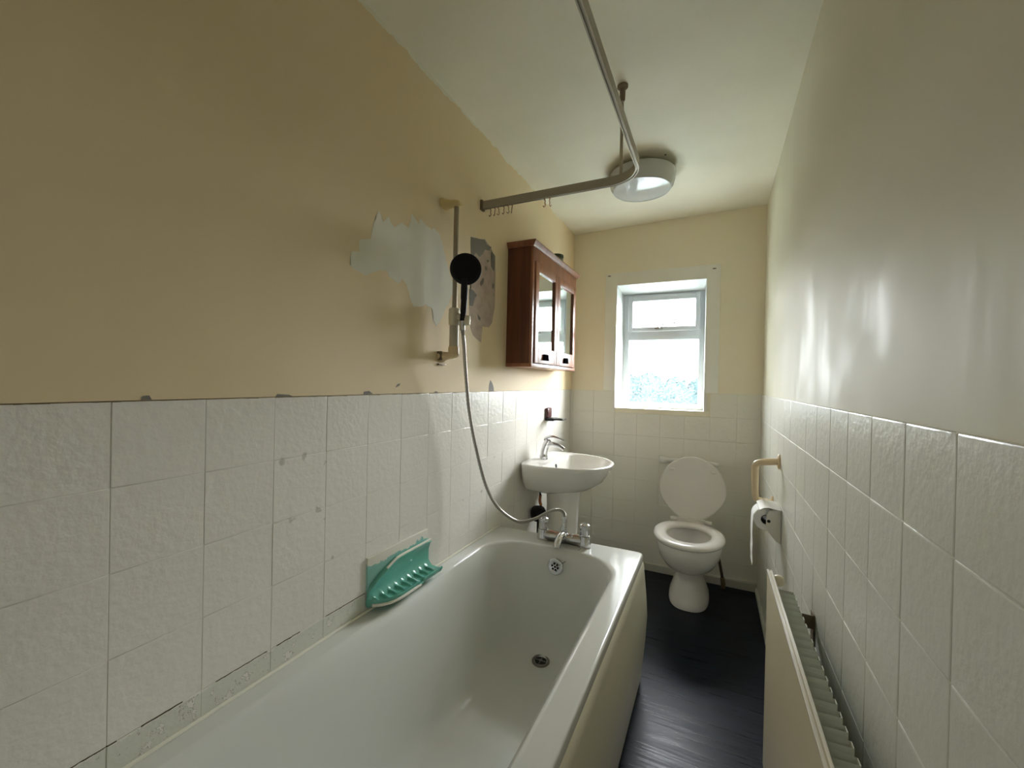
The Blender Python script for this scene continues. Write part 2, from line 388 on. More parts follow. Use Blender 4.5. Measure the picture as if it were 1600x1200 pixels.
# plain board surround round the window
b = B(); t0, t1 = L - .004, L
box(b, (.237, t0, TT + .002), (wx0, t1, 2.012), .0008); box(b, (wx1, t0, TT + .002), (.962, t1, 2.012), .0008); box(b, (wx0 - .001, t0, wz1), (wx1 + .001, t1, 2.012), .0008)
obj('window_surround_board', b, Mat('surround_board_paint', (.80, .79, .72), .4).m, wb)
b = B()
for x, z in ((.262, 1.995), (.925, 1.985)): box(b, (x - .010, L - .007, z - .003), (x + .010, L - .0035, z + .003), .001)
obj('old_screw_hole', b, MBROWN, wb)
b = B(); box(b, (-.1, F0 - .1, -.05), (W + .1, F0, 2.6)); struct('wall_front', b, MW_F)
# door behind the camera
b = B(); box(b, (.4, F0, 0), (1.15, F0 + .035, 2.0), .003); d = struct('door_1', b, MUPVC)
# baseboard
b = B(); prism(b, [(L - .006, 0), (L - .020, 0), (L - .020, .045), (L - .014, .052), (L - .006, .052)], 0, .0, W); struct('baseboard_back', b, MSKIRT)
b = B(); prism(b, [(W, 0), (W - .012, 0), (W - .012, .022), (W - .004, .030), (W, .030)], 1, F0, L - .02); struct('baseboard_right', b, MSKIRT)

# ------------------------------------------------------------------ window
FY = 3.08
fx0, fx1, fz0, fz1 = .342, .874, 1.077, 1.878
win = bpy.data.objects.new('window_1', None); COL.objects.link(win); win['kind'] = 'structure'
b = B()
def ringf(b, o4, i4):
    """o4,i4: lists of 4 corner points; quads between"""
    ov = [b.verts.new(p) for p in o4]; iv = [b.verts.new(p) for p in i4]
    for k in range(4): b.faces.new((ov[k], ov[(k + 1) % 4], iv[(k + 1) % 4], iv[k]))
A4 = [(wx0, L - .006, wz0), (wx1, L - .006, wz0), (wx1, L - .006, wz1), (wx0, L - .006, wz1)]
C4 = [(fx0, FY + .004, fz0), (fx1, FY + .004, fz0), (fx1, FY + .004, fz1), (fx0, FY + .004, fz1)]
D4 = [(wx0 - .05, FY + .001, wz0 - .05), (wx1 + .05, FY + .001, wz0 - .05), (wx1 + .05, FY + .001, wz1 + .05), (wx0 - .05, FY + .001, wz1 + .05)]
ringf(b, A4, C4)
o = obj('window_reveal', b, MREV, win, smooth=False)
def frame(b, x0, x1, z0, z1, ix0, ix1, iz0, iz1, y0, y1, bev=.003):
    box(b, (x0, y0, z0), (ix0, y1, z1), bev); box(b, (ix1, y0, z0), (x1, y1, z1), bev)
    box(b, (ix0 - .002, y0, z0), (ix1 + .002, y1, iz0), bev); box(b, (ix0 - .002, y0, iz1), (ix1 + .002, y1, z1), bev)
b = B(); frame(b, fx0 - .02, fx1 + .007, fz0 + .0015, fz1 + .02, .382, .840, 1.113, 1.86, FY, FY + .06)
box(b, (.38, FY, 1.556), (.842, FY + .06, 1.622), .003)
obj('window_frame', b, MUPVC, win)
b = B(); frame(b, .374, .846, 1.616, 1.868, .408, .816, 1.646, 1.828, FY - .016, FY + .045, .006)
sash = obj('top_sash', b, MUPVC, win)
b = B(); box(b, (.405, FY + .02, 1.64), (.819, FY + .026, 1.832)); obj('glass_pane', b, MGLB, sash)
b = B(); box(b, (.38, FY + .03, 1.11), (.843, FY + .036, 1.558)); obj('glass_pane', b, MGLA, win)
b = B(); box(b, (.560, FY - .030, 1.626), (.612, FY - .014, 1.644), .004)
tube(b, [(.590, FY - .035, 1.636), (.602, FY - .045, 1.652), (.63, FY - .048, 1.660), (.70, FY - .048, 1.664)], .0045, 10, True, 4)
obj('window_handle', b, MCHR, sash)
# outside: lawn far below and a hedge line
b = B(); box(b, (-40, 3.4, -3.2), (40, 60, -3.0)); struct('garden_ground', b, MGND)
b = B(); random.seed(3)
for k in range(34):
    x = -13 + k * .8; h = random.uniform(4.0, 4.5)
    bmesh.ops.create_icosphere(b, subdivisions=4, radius=1, matrix=Matrix.Translation((x, 14 + random.uniform(-.4, .4), -3 + h / 2)) @ Matrix.Diagonal((.85, .9, h / 2 + .25, 1)))
for v in b.verts: v.co += Vector((random.uniform(-.12, .12), random.uniform(-.12, .12), random.uniform(-.12, .12)))
tag(obj('garden_hedge', b, MFOL, loc=(0, 14, -3)), 'blurred garden hedge seen through the patterned lower window pane', 'hedge')

# ------------------------------------------------------------------ bath
RZ = .535; BX, BY0, BY1 = .685, .135, 1.838
bath = thing('bathtub', (.34, 1.0, 0), 'white acrylic bathtub along the left tiled wall with a cream side panel', 'bathtub')
b = B()
R = [(.004, BX, BY0, BY1, .022, RZ - .034), (.001, BX + .001, BY0, BY1, .022, RZ - .005), (.002, BX - .0005, BY0 + .001, BY1 - .001, .022, RZ - .0018), (.0045, BX - .0035, BY0 + .0045, BY1 - .0045, .02, RZ - .0002), (.007, BX - .006, BY0 + .007, BY1 - .007, .02, RZ), (.012, BX - .011, BY0 + .012, BY1 - .012, .02, RZ), (.046, .628, .205, 1.720, .17, RZ - .0002),
     (.052, .622, .215, 1.712, .17, RZ - .0005), (.057, .616, .219, 1.707, .17, RZ - .0035), (.061, .612, .224, 1.703, .168, RZ - .009), (.066, .607, .231, 1.697, .165, RZ - .018), (.074, .598, .245, 1.690, .16, RZ - .03), (.088, .585, .28, 1.682, .155, RZ - .09),
     (.108, .567, .34, 1.672, .15, .36), (.128, .548, .42, 1.660, .14, .26), (.148, .530, .49, 1.646, .13, .19), (.172, .508, .54, 1.625, .12, .152), (.20, .48, .60, 1.59, .1, .138), (.25, .43, .75, 1.50, .08, .132), (.32, .36, 1.0, 1.4, .02, .130)]
rings = [rrect(*r, n=10, m=10) for r in R]
loft(b, rings, False, True)
for v in b.verts:   # fall towards the waste
    if v.co.z < .2: v.co.z -= .014 * (v.co.y - .6)
obj('tub', b, MBATH, bath, angle=50)
b = B()   # side panel with a moulded bulge
prof = [(.668, .02), (.668, .505), (.682, .505), (.690, .492), (.693, .46), (.703, .36), (.708, .28), (.703, .18), (.694, .08), (.689, .02)]
ring_ = [[Vector((x, y, z)) for x, z in prof] for y in (BY0, .3, .9, 1.5, BY1 - .010)]
loft(b, ring_)
obj('bath_panel', b, MPANEL, bath, angle=40)
b = B(); box(b, (.03, BY1 - .012, .0), (.668, BY1 - .002, .505)); obj('end_panel', b, MPANEL, bath)
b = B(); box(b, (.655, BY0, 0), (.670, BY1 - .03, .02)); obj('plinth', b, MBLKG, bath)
b = B(); tube(b, [(.003, BY0, RZ + .002), (.003, 1.0, RZ + .002), (.003, BY1, RZ + .002)], .0045, 8); obj('sealant_bead', b, MFILL, bath)
# waste
wc = Vector((.335, 1.575, .1255))
b = B(); lathe(b, wc, [(.036, -.012), (.036, .001), (.034, .0035), (.029, .004), (.026, 0), (.024, -.006), (.022, -.008), (0, -.008)], 36)
ws = obj('waste', b, MSTEEL, bath)
b = B(); lathe(b, wc, [(.0235, -.0015), (.0235, .0008), (.0, .0008)], 24); obj('waste_hole', b, MBLKG, ws)
b = B(); tube(b, [wc + Vector((-.023, 0, .0012)), wc + Vector((.023, 0, .0012))], .0018, 8); tube(b, [wc + Vector((0, -.023, .0012)), wc + Vector((0, .023, .0012))], .0018, 8)
lathe(b, wc, [(.007, -.001), (.007, .003), (0, .0035)], 16); obj('waste_grid', b, MSTEEL, ws)
# overflow on the far slope
oc = Vector((.352, 1.679, .468)); ox = Vector((0, -1, .13)).normalized()
b = B(); lathe(b, oc, [(.034, -.004), (.034, .003), (.031, .006), (.022, .007), (.019, .0055), (0, .0055)], 40, ox); of = obj('overflow', b, MCHR, bath)
b = B(); a1 = ox.orthogonal().normalized(); a2 = ox.cross(a1)
for k in range(7):
    c = oc + ox * .0055 + ((a1 * cos(k * pi / 3) + a2 * sin(k * pi / 3)) * .0125 if k < 6 else Vector((0, 0, 0)))
    lathe(b, c, [(.0048, 0), (.0048, .0012), (0, .0014)], 12, ox)
obj('overflow_hole', b, MBLKG, of)
b = B(); prev = None; pts = []
for k in range(9):
    t = k / 8; pts.append((.372 + .075 * t, 1.672 + .065 * t, .480 + .068 * t - .006 * sin(pi * t)))
tube(b, pts, .0018, 8); obj('plug_chain', b, MSTEEL, bath)

# ------------------------------------------------------------------ bath mixer tap
mx = thing('bath_mixer_tap', (.35, 1.785, RZ), 'chrome bath mixer tap with two pillar handles on the far bath rim', 'tap')
b = B(); TY = 1.785; TX = (.255, .445)
prev = []
for i in range(15):
    t = i / 14; x = TX[0] - .0 + (TX[1] - TX[0]) * t; e = abs(t - .5) * 2
    hh = .021 + .005 * e ** 2; ww = .0245 + .002 * e ** 3
    zc = RZ + .022
    prev.append([Vector((x, TY + ww * cos(a), zc + hh * sin(a))) for a in [2 * pi * k / 16 for k in range(16)]])
loft(b, prev)
for x in TX:
    lathe(b, (x, TY, RZ), [(.0295, .0005), (.0305, .004), (.029, .012), (.0265, .03), (.024, .046)], 28)
lathe(b, (.35, TY, RZ + .014), [(.018, 0), (.020, .02), (.017, .035), (.013, .05), (.011, .06)], 24)
body = obj('tap_body', b, MCHR, mx)
for x in TX:
    b = B(); lathe(b, (x, TY, RZ + .046), [(.021, 0), (.0225, .003), (.0215, .020), (.0230, .040), (.0215, .048), (.015, .052), (0, .053)], 14); h = obj('tap_handle', b, MCHR, mx, angle=25)
b = B(); tube(b, [(.35, TY, RZ + .034), (.35, TY - .025, RZ + .038), (.35, TY - .055, RZ + .034), (.35, TY - .078, RZ + .020), (.35, TY - .086, RZ + .004)], [.017, .018, .017, .0155, .0155, .0155], 18, True, 4)
obj('spout', b, MCHR, mx)
b = B(); lathe(b, (.353, TY, RZ + .068), [(.0095, 0), (.0115, .002), (.0115, .014), (.010, .018), (.009, .026)], 16)
lathe(b, (.353, TY, RZ + .05), [(.014, 0), (.015, .008), (.012, .018)], 16)
obj('diverter', b, MCHR, mx)
b = B(); lathe(b, (.392, TY - .018, RZ + .03), [(.004, 0), (.004, .014), (.007, .017), (.007, .022), (0, .024)], 14); obj('diverter_knob', b, MCHR, mx)

# ------------------------------------------------------------------ shower set on the wall
DZ = -.030
rail = thing('shower_riser_rail', (.0, 1.32, 1.32), 'vertical shower riser rail on two yellowed brackets above the bath', 'shower rail')
b = B(); tube(b, [(.058, 1.322, 1.345), (.058, 1.322, 1.895)], .0095, 20); obj('rail_tube', b, MRAILS, rail)
b = B(); tube(b, [(.058, 1.322, 1.355), (.058, 1.322, 1.50)], .0175, 24)
obj('wide_sleeve', b, Mat('sleeve_beige', (.50, .46, .37), .4).m, rail)
for (z, s) in ((1.908, 1), (1.335, -1)):
    b = B()
    rg = []
    for k, (x, ry, rz) in enumerate(((0.001, .030, .021), (.006, .031, .022), (.018, .024, .017), (.035, .020, .014), (.055, .021, .014), (.070, .017, .012), (.076, .010, .007))):
        zz = z + (.004 * k if s > 0 else -.0) ; off = (.004 - .002 * k) * s
        rg.append([Vector((x, 1.322 + ry * cos(a), z + rz * sin(a) + off)) for a in [2 * pi * j / 20 for j in range(20)]])
    loft(b, rg)
    if s < 0: lathe(b, (.058, 1.322, 1.337), [(.018, 0), (.021, .004), (.021, .028), (.019, .034)], 20)
    o = obj('wall_bracket', b, MYEL, rail, label='yellowed upper wall bracket' if s > 0 else 'cracked cream lower wall bracket')
    if s < 0: o.data.materials[0] = MYEL2
b = B(); box(b, (.0, 1.296, 1.318), (.020, 1.304, 1.352), .001); box(b, (.001, 1.298, 1.300), (.010, 1.345, 1.306), .001); obj('exposed_metal_clip', b, MRUST, rail)
# slider / holder
b = B(); lathe(b, (.058, 1.322, 1.468), [(.0165, 0), (.021, .004), (.0225, .03), (.021, .062), (.0165, .066)], 20)
tube(b, [(.058, 1.322, 1.505), (.085, 1.322, 1.497), (.104, 1.322, 1.486)], .0135, 14, True, 3)
lathe(b, (.108, 1.322, 1.468), [(.012, 0), (.0165, .002), (.018, .030), (.0165, .034)], 18)
lathe(b, (.100, 1.345, 1.490), [(.010, 0), (.011, .006), (.009, .012), (0, .013)], 14, (0, 1, 0))
[setattr(v, 'co', v.co + Vector((0, 0, DZ + .01))) for v in b.verts]; obj('handset_holder', b, MCRM, rail)
# handset
hs = thing('shower_handset', (.108, 1.322, 1.46), 'black round shower handset held upright on the riser rail', 'shower head')
b = B(); tube(b, [(.106, 1.325, 1.492), (.112, 1.322, 1.54), (.116, 1.318, 1.60), (.119, 1.312, 1.645)], [.0105, .0115, .013, .0125], 18, True, 5)
[setattr(v, 'co', v.co + Vector((-.004, -.016, DZ))) for v in b.verts]; obj('handle', b, MBLK, hs)
hd = Vector((.955 - .12, -1.24, -.10)).normalized()
hc = Vector((.120, 1.318, 1.678))
b = B(); lathe(b, hc, [(.0, -.022), (.024, -.020), (.047, -.010), (.056, .0), (.0575, .006), (.056, .011), (.051, .012), (0, .012)], 48, hd)
[setattr(v, 'co', v.co + Vector((-.004, -.016, DZ))) for v in b.verts]; head = obj('spray_head', b, MBLK, hs)
b = B(); lathe(b, hc + hd * .012, [(.047, 0), (.047, .0006), (0, .0006)], 40, hd); [setattr(v, 'co', v.co + Vector((-.004, -.016, DZ))) for v in b.verts]; obj('spray_plate', b, Mat('black_rubber_plate', (.005, .005, .005), .6, Specular_IOR_Level=.2).m, head)
b = B(); tube(b, [(.1145, 1.331, 1.50), (.119, 1.332, 1.56), (.121, 1.327, 1.615)], .0022, 8, True, 4); [setattr(v, 'co', v.co + Vector((-.004, -.016, DZ))) for v in b.verts]; obj('trim_strip', b, MCRM, hs)
b = B(); tube(b, [(.111, 1.334, 1.652), (.118, 1.340, 1.640)], .003, 8); [setattr(v, 'co', v.co + Vector((-.004, -.016, DZ))) for v in b.verts]; obj('spray_lever', b, MBLK, head)
b = B(); lathe(b, (.106, 1.325, 1.458), [(.0085, 0), (.0105, .002), (.0105, .018), (.012, .02), (.012, .034)], 16); [setattr(v, 'co', v.co + Vector((-.004, -.016, DZ))) for v in b.verts]; obj('threaded_collar', b, MCHR, hs)
# hose
HP = [(.102, 1.309, 1.434), (.100, 1.325, 1.385), (.083, 1.365, 1.30), (0.070, 1.42, 1.13), (0.070, 1.48, 0.971), (0.088, 1.54, 0.803), (0.121, 1.6, 0.698), (0.185, 1.66, 0.636), (0.243, 1.7, 0.645), (0.291, 1.735, 0.672), (0.328, 1.765, 0.682), (.351, 1.783, .664), (.353, 1.785, .632)]
hp = crom([Vector(p) for p in HP], 22)
b = B(); rs = [.0066 + (.0009 if i % 2 else -.0004) for i in range(len(hp))]; tube(b, hp, rs, 12)
hose = tag(obj('shower_hose', b, MHOSE, loc=(.353, 1.785, .632), angle=60), 'long flexible metal shower hose looping from the handset to the bath tap', 'hose')
b = B(); lathe(b, (.353, 1.785, .624), [(.0105, 0), (.0115, .002), (.0105, .02), (.008, .026)], 16); obj('hose_nut', b, MCHR, hose)

# ------------------------------------------------------------------ soap dish (turquoise)
sd = thing('ceramic_soap_dish', (0, 1.105, .56), 'turquoise ribbed ceramic soap dish fixed to the tiles above the bath', 'soap dish')
y0, y1 = .958, 1.255; zb = .567
b = B(); box(b, (-.001, y0, .597), (.0075, y1, .700), .002); obj('backing_tile', b, MTURQP, sd, label='turquoise backing tile with ragged white paint overlap')
# scooped shell: front outline half oval, back curving up to a lip
def dsh(t): return (max(0., 1 - (1 - t / .34) ** 2.4) if t < .34 else 1.) ** .6
b = B(); N = 108; rings = []
for i in range(N + 1):
    t = i / N; y = y0 + (y1 - y0) * t; e = dsh(t); d = .012 + .060 * e; top = .590 + .068 * (min(1, t / .42) ** .55 if t > 0 else 0)
    rib = .0065 * max(0., sin(pi * (t * 19 - .5))) ** .8 if .05 < t < .98 else 0
    fz = zb + (.000 if .56 < t < .64 else .008)
    k = .35 + .65 * e
    prof = [(.005, top + .006), (.006 + .010 * k, top + .006), (.008 + .014 * k, top), (.007 + .011 * k, top - .008), (.006 + .005 * k, top - .030 * k), (.006 + .005 * k, zb + .022), (.008 + .012 * e, zb + .010), (.010 + .018 * e, zb + .004 + rib), (d * .62, zb + .003 + rib), (d - .012 * e, zb + .003 + rib * .3), (d - .005 * e, fz), (d, fz + .002), (d + .002, fz - .003), (d - .004 * e, zb - .008), (.006 + .026 * e, zb - .016), (.005, zb - .018), (.001, zb - .010)]
    rings.append([Vector((max(x, .0005), y, z)) for x, z in prof])
loft(b, rings)
obj('dish', b, MTURQ, sd, angle=60)
b = B()
pt = []
for i in range(0, 30):
    t = .012 + .58 * i / 29; pt.append((.011 + .060 * dsh(t), y0 + (y1 - y0) * t, zb - .006))
tube(b, pt, .0052, 8)
obj('painted_edge', b, MFILL, sd, label='white painted lower edge')
b = B(); pt = [(.018, y0 + (y1 - y0) * t, .590 + .068 * min(1, t / .42) ** .55 + .005) for t in [.24 + .755 * k / 14 for k in range(15)]]; tube(b, pt, .0042, 8); obj('painted_lip', b, MFILL, sd, label='white painted top lip')

# ------------------------------------------------------------------ wash basin
bs = thing('wash_basin', (0, 2.275, 0), 'white ceramic wash basin on a pedestal against the left wall', 'sink')
BYC = 2.275
def dout(depth, hw, z, back=.0, n=48, sh=1.0, cy=BYC):
    """D outline: flat against the wall at x=back, round to the front"""
    out = []
    for k in range(n):
        a = 2 * pi * k / n; c, s = cos(a), sin(a)
        xm = back + (depth - back) * .34
        if c >= 0: x = xm + (depth - xm) * c ** .92; y = hw * (abs(s) ** .92) * (1 if s > 0 else -1)
        else: x = xm + (xm - back) * (-(abs(c) ** .35)) ; y = hw * (abs(s) ** .30) * (1 if s > 0 else -1) * (.94 + .06 * abs(s))
        out.append(Vector((max(x, .0), cy + y, z)))
    return out
b = B(); ZR = .805
rg = [dout(.20, .085, .625, .06), dout(.24, .12, .640, .03), dout(.34, .19, .665, .001), dout(.40, .225, .705, .001), dout(.43, .243, .750, .001), dout(.452, .252, .785, .001), dout(.458, .255, .797, .001),
      dout(.457, .254, .804, .001), dout(.448, .247, .808, .003), dout(.440, .240, .806, .012), dout(.432, .233, .800, .118), dout(.425, .226, .793, .128), dout(.41, .21, .765, .135), dout(.37, .17, .715, .15), dout(.30, .10, .680, .18), dout(.27, .03, .675, .22)]
loft(b, rg); obj('bowl', b, MCER, bs, angle=55)
b = B(); rr = []
for z, x0_, x1_, hw in ((0, .06, .29, .105), (.02, .06, .288, .103), (.05, .08, .275, .088), (.3, .085, .262, .082), (.55, .09, .270, .088), (.66, .085, .285, .10)):
    rr.append([Vector((x, BYC + y, z)) for x, y in [((x0_ + x1_) / 2 + (x1_ - x0_) / 2 * cos(a), hw * sin(a)) for a in [2 * pi * k / 32 for k in range(32)]]])
loft(b, rr); obj('pedestal', b, MCER, bs, angle=50)
b = B(); lathe(b, (.1325, BYC - .0, .765), [(.013, 0), (.013, .004), (0, .005)], 20, (1, 0, .15)); obj('overflow_hole', b, MBLKG, bs)
b = B(); lathe(b, (.27, BYC, .674), [(.026, 0), (.026, .004), (.02, .005), (0, .003)], 24); obj('plug_hole', b, MCHR, bs)
# basin tap
bt = thing('basin_mixer_tap', (.062, 2.265, .806), 'small chrome lever mixer tap standing on the wash basin', 'tap')
cx, cy = .062, 2.262
b = B(); tube(b, [(cx, cy, .802), (cx, cy, .812), (cx + .004, cy, .85), (cx + .018, cy, .895), (cx + .028, cy, .915)], [.026, .024, .021, .020, .019, .017], 20, True, 4); obj('tap_body', b, MCHR, bt)
b = B(); tube(b, [(cx + .018, cy, .882), (cx + .05, cy, .893), (cx + .09, cy, .886), (cx + .122, cy, .868)], [.016, .014, .012, .0115], 16, True, 5); obj('spout', b, MCHR, bt)
b = B(); rr = []
for x, z, hw, hh in ((.005, .918, .014, .012), (.03, .932, .019, .012), (.06, .935, .015, .007), (.095, .926, .011, .004), (.125, .915, .008, .003)):
    rr.append([Vector((cx + x, cy + hw * cos(a), z + hh * sin(a))) for a in [2 * pi * k / 16 for k in range(16)]])
loft(b, rr); obj('lever', b, MCHR, bt)
# pipework under the basin
tp = thing('basin_waste_trap', (.05, 2.30, .40), 'black plastic waste trap and copper pipe behind the basin pedestal', 'pipe')
b = B(); lathe(b, (.052, 2.225, .492), [(.020, -.03), (.040, -.026), (.044, -.01), (.044, .02), (.036, .035), (.02, .038)], 28, (0.05, -.2, 1)); obj('trap', b, MBLK, tp)
b = B(); tube(b, [(.062, 2.20, .66), (.072, 2.20, .61), (.066, 2.205, .57), (.075, 2.208, .545)], .006, 8, True, 4); tube(b, [(.078, 2.18, .40), (.082, 2.18, .50), (.082, 2.19, .535)], .007, 8, True, 3); obj('black_hose', b, MBLK, tp)
b = B(); tube(b, [(.072, 2.20, .61), (.068, 2.205, .575), (.074, 2.208, .55)], .0085, 10, True, 3); obj('copper_joint', b, MCOP, tp)
b = B(); tube(b, [(.05, 2.225, .46), (.05, 2.225, .02)], .006, 8); obj('waste_pipe', b, MBLK, tp)
# dark red soap holder on the tiles
sh = thing('wall_soap_holder', (0, 2.47, 1.02), 'dark red plastic soap holder on the left wall above the basin tap', 'soap holder')
b = B(); box(b, (.0, 2.43, 1.022), (.020, 2.505, 1.086), .012, 3); obj('back_plate', b, MDRED, sh)
b = B(); box(b, (.001, 2.425, 1.006), (.060, 2.51, 1.024), .006, 2); box(b, (.05, 2.43, 1.012), (.115, 2.505, 1.022), .004, 2); obj('tray', b, MBLK, sh)

# ------------------------------------------------------------------ cabinet
cb = thing('bathroom_cabinet', (0, 2.2, 1.32), 'dark red-brown wooden wall cabinet with two mirrored doors', 'cabinet')
cy0, cy1, cz0, cz1, cd = 1.872, 2.575, 1.318, 1.915, .138
b = B(); box(b, (.001, cy0, cz0), (cd - .012, cy1, cz1 - .005), .001); obj('cabinet_body', b, MWOOD, cb)
b = B(); box(b, (.001, cy0 - .002, cz0 - .001), (cd + .002, cy1 + .002, cz0 + .017), .003); obj('bottom_board', b, MWOODF, cb)
b = B(); box(b, (cd - .012, cy0, cz0 + .016), (cd, cy0 + .028, cz1 - .005), .001); box(b, (cd - .012, cy1 - .022, cz0 + .016), (cd, cy1, cz1 - .005), .001); box(b, (cd - .012, cy0 + .02, cz1 - .075), (cd, cy1 - .02, cz1 - .005), .001); obj('face_frame', b, MWOODF, cb)
b = B(); prism(b, [(.001, cz1 - .012), (cd + .004, cz1 - .012), (cd + .014, cz1 - .004), (cd + .020, cz1 + .008), (cd + .018, cz1 + .014), (.001, cz1 + .014)], 1, cy0 - .018, cy1 + .020)
for v in b.verts:
    if v.co.z < cz1 - .005: v.co.y += .012 if v.co.y < 2.2 else -.012
obj('cornice', b, MWOODF, cb)
dy = [(cy0 + .030, 2.2195), (2.2225, cy1 - .024)]
for k, (a, c) in enumerate(dy):
    z0, z1 = cz0 + .02, cz1 - .078
    iz0, iz1 = z0 + .078, z1 - .045; ia, ic = a + .042, c - .040
    b = B(); x0, x1 = cd - .010, cd + .006
    box(b, (x0, a, z0), (x1, ia, z1), .002); box(b, (x0, ic, z0), (x1, c, z1), .002); box(b, (x0, ia - .001, z0), (x1, ic + .001, iz0), .002); box(b, (x0, ia - .001, iz1), (x1, ic + .001, z1), .002)
    dr = obj('cabinet_door', b, MWOODF, cb)
    b = B(); box(b, (cd - .008, ia - .002, iz0 - .002), (cd - .004, ic + .002, iz1 + .002)); obj('mirror', b, MMIR, dr)
    hy = c - .06 if k == 0 else (a + .05)
    hy = (a + c) / 2 - .02 if k == 0 else (a + c) / 2 - .02
    b = B(); rr = []
    for x, hw in ((cd + .004, .030), (cd + .014, .036), (cd + .017, .033)):
        rr.append([Vector((x, hy + y * hw, z)) for y, z in ((-1, z0 + .018), (1, z0 + .018), (.75, z0 + .050), (-.75, z0 + .050))])
    loft(b, rr); obj('door_handle', b, MMATT, dr)
tn = thing('round_tin', (.105, 2.31, cz1 + .014), 'round dark green tin standing on top of the wooden cabinet', 'tin')
b = B(); lathe(b, (.10, 2.31, cz1 + .0142), [(.036, 0), (.037, .002), (.037, .034), (.036, .036)], 32); obj('tin_body', b, MTIN, tn)
b = B(); lathe(b, (.10, 2.31, cz1 + .050), [(.038, 0), (.039, .002), (.039, .014), (.037, .017), (.0, .018)], 32); obj('tin_lid', b, MTIN, tn)
b = B(); lathe(b, (.10, 2.31, cz1 + .022), [(.0374, 0), (.0374, .018)], 32, cap=False); obj('tin_label', b, MTINL, tn)

# ------------------------------------------------------------------ toilet
tl = thing('toilet', (.831, 2.62, 0), 'white toilet with raised round lid below the window', 'toilet')
TXc = .831
b = B()
def tr(hw, fy, by, z, p=2.2): return egg(TXc, (fy + by) / 2 + .02, hw, (by - fy) / 2 + .02, (by - fy) / 2 - .02, z, 44, p)
prof = [(.100, 2.53, 2.86, 0, 2.6), (.108, 2.500, 2.87, .002, 2.6), (.110, 2.500, 2.87, .012, 2.6), (.106, 2.51, 2.86, .04, 2.6), (.088, 2.545, 2.85, .085, 2.6), (.072, 2.565, 2.84, .135, 2.5), (.066, 2.56, 2.84, .175, 2.4), (.074, 2.53, 2.83, .200, 2.3),
        (.108, 2.44, 2.82, .228, 2.2), (.138, 2.36, 2.81, .265, 2.15), (.158, 2.31, 2.79, .31, 2.1), (.168, 2.285, 2.76, .36, 2.1), (.172, 2.275, 2.74, .405, 2.1), (.170, 2.278, 2.735, .412, 2.1), (.135, 2.32, 2.68, .413, 2.0), (.122, 2.335, 2.665, .400, 2.0), (.115, 2.35, 2.65, .34, 2), (.085, 2.40, 2.62, .25, 2), (.05, 2.47, 2.60, .235, 2), (.02, 2.5, 2.57, .234, 2)]
loft(b, [tr(*q) for q in prof]); obj('pan', b, MCER, tl, angle=60)
b = B(); loft(b, [tr(.088, 2.395, 2.625, .262), tr(.0879, 2.3955, 2.6245, .2622)]); obj('water', b, Mat('toilet_water', (.10, .09, .06), .05).m, tl)
b = B()
def er(hw, fy, by, z): return egg(TXc, 2.50, hw, 2.50 - fy, by - 2.50, z, 48, 2.15)
S = [(.176, 2.262, 2.700, .416), (.181, 2.257, 2.703, .424), (.178, 2.262, 2.700, .434), (.165, 2.278, 2.69, .441), (.140, 2.305, 2.665, .443), (.118, 2.335, 2.635, .438), (.112, 2.343, 2.628, .428), (.115, 2.340, 2.632, .417)]
rg = [er(*q) for q in S]; loft(b, rg + [rg[0]], False, False)
box(b, (TXc - .075, 2.685, .420), (TXc + .075, 2.735, .440), .005)
obj('toilet_seat', b, MSEAT, tl, angle=60)
# lid, raised and leaning back
b = B(); N = 56; rgs = []
def lido(sc_, th):
    o_ = []
    for k in range(N):
        a = 2 * pi * k / N; c, s = cos(a), sin(a)
        x = .187 * sc_ * c; v = .195 + (.195 if s > 0 else .195) * s * sc_
        if s < 0: x *= 1 - .34 * (abs(s) ** 2.2)
        v = max(v, .004 + (1 - sc_) * .1)
        o_.append(Vector((x, th, v)))
    return o_
for s_, th in ((.96, 0), (.995, .002), (1, .006), (.99, .011), (.93, .014), (.6, .0165), (.2, .0175)): rgs.append(lido(s_, th))
rgs2 = [lido(.93, .002)] ; loft(b, [lido(.2, .003), lido(.90, .003)] + rgs)
lean = radians(-11)
xform(b, Matrix.Translation((TXc, 2.715, .425)) @ Matrix.Rotation(lean, 4, 'X'))
ld = obj('toilet_lid', b, MSEAT, tl, angle=60)
MR = Matrix.Translation((TXc, 2.715, .425)) @ Matrix.Rotation(lean, 4, 'X')
for x in (-.115, .115):
    b = B(); box(b, (x - .014, -.008, .300), (x + .014, .004, .312), .004, 3); xform(b, MR); obj('lid_buffer', b, MSEAT, ld)
b = B()
for x in (-.095, .095): lathe(b, (TXc + x - .018, 2.722, .434), [(.013, 0), (.014, .003), (.014, .033), (.013, .036)], 16, (1, 0, 0))
box(b, (TXc - .078, 2.71, .424), (TXc + .078, 2.732, .452), .006)
obj('hinge', b, MSEAT, tl)
b = B(); tube(b, [(TXc, 2.78, .36), (TXc, 2.85, .37), (TXc, 2.945, .37)], .045, 20, True, 4); obj('flush_connector', b, MCER, tl)
b = B(); tube(b, [(.624, 2.922, .752), (.635, 2.922, .752), (.655, 2.922, .752), (.70, 2.922, .752), (.94, 2.922, .752), (.975, 2.922, .752)], [.022, .024, .024, .018, .014, .012], 18, True, 3)
tag(obj('flush_pipe', b, MCER, loc=(.8, 2.925, .765)), 'short white pipe on the back wall half hidden behind the toilet lid', 'pipe')
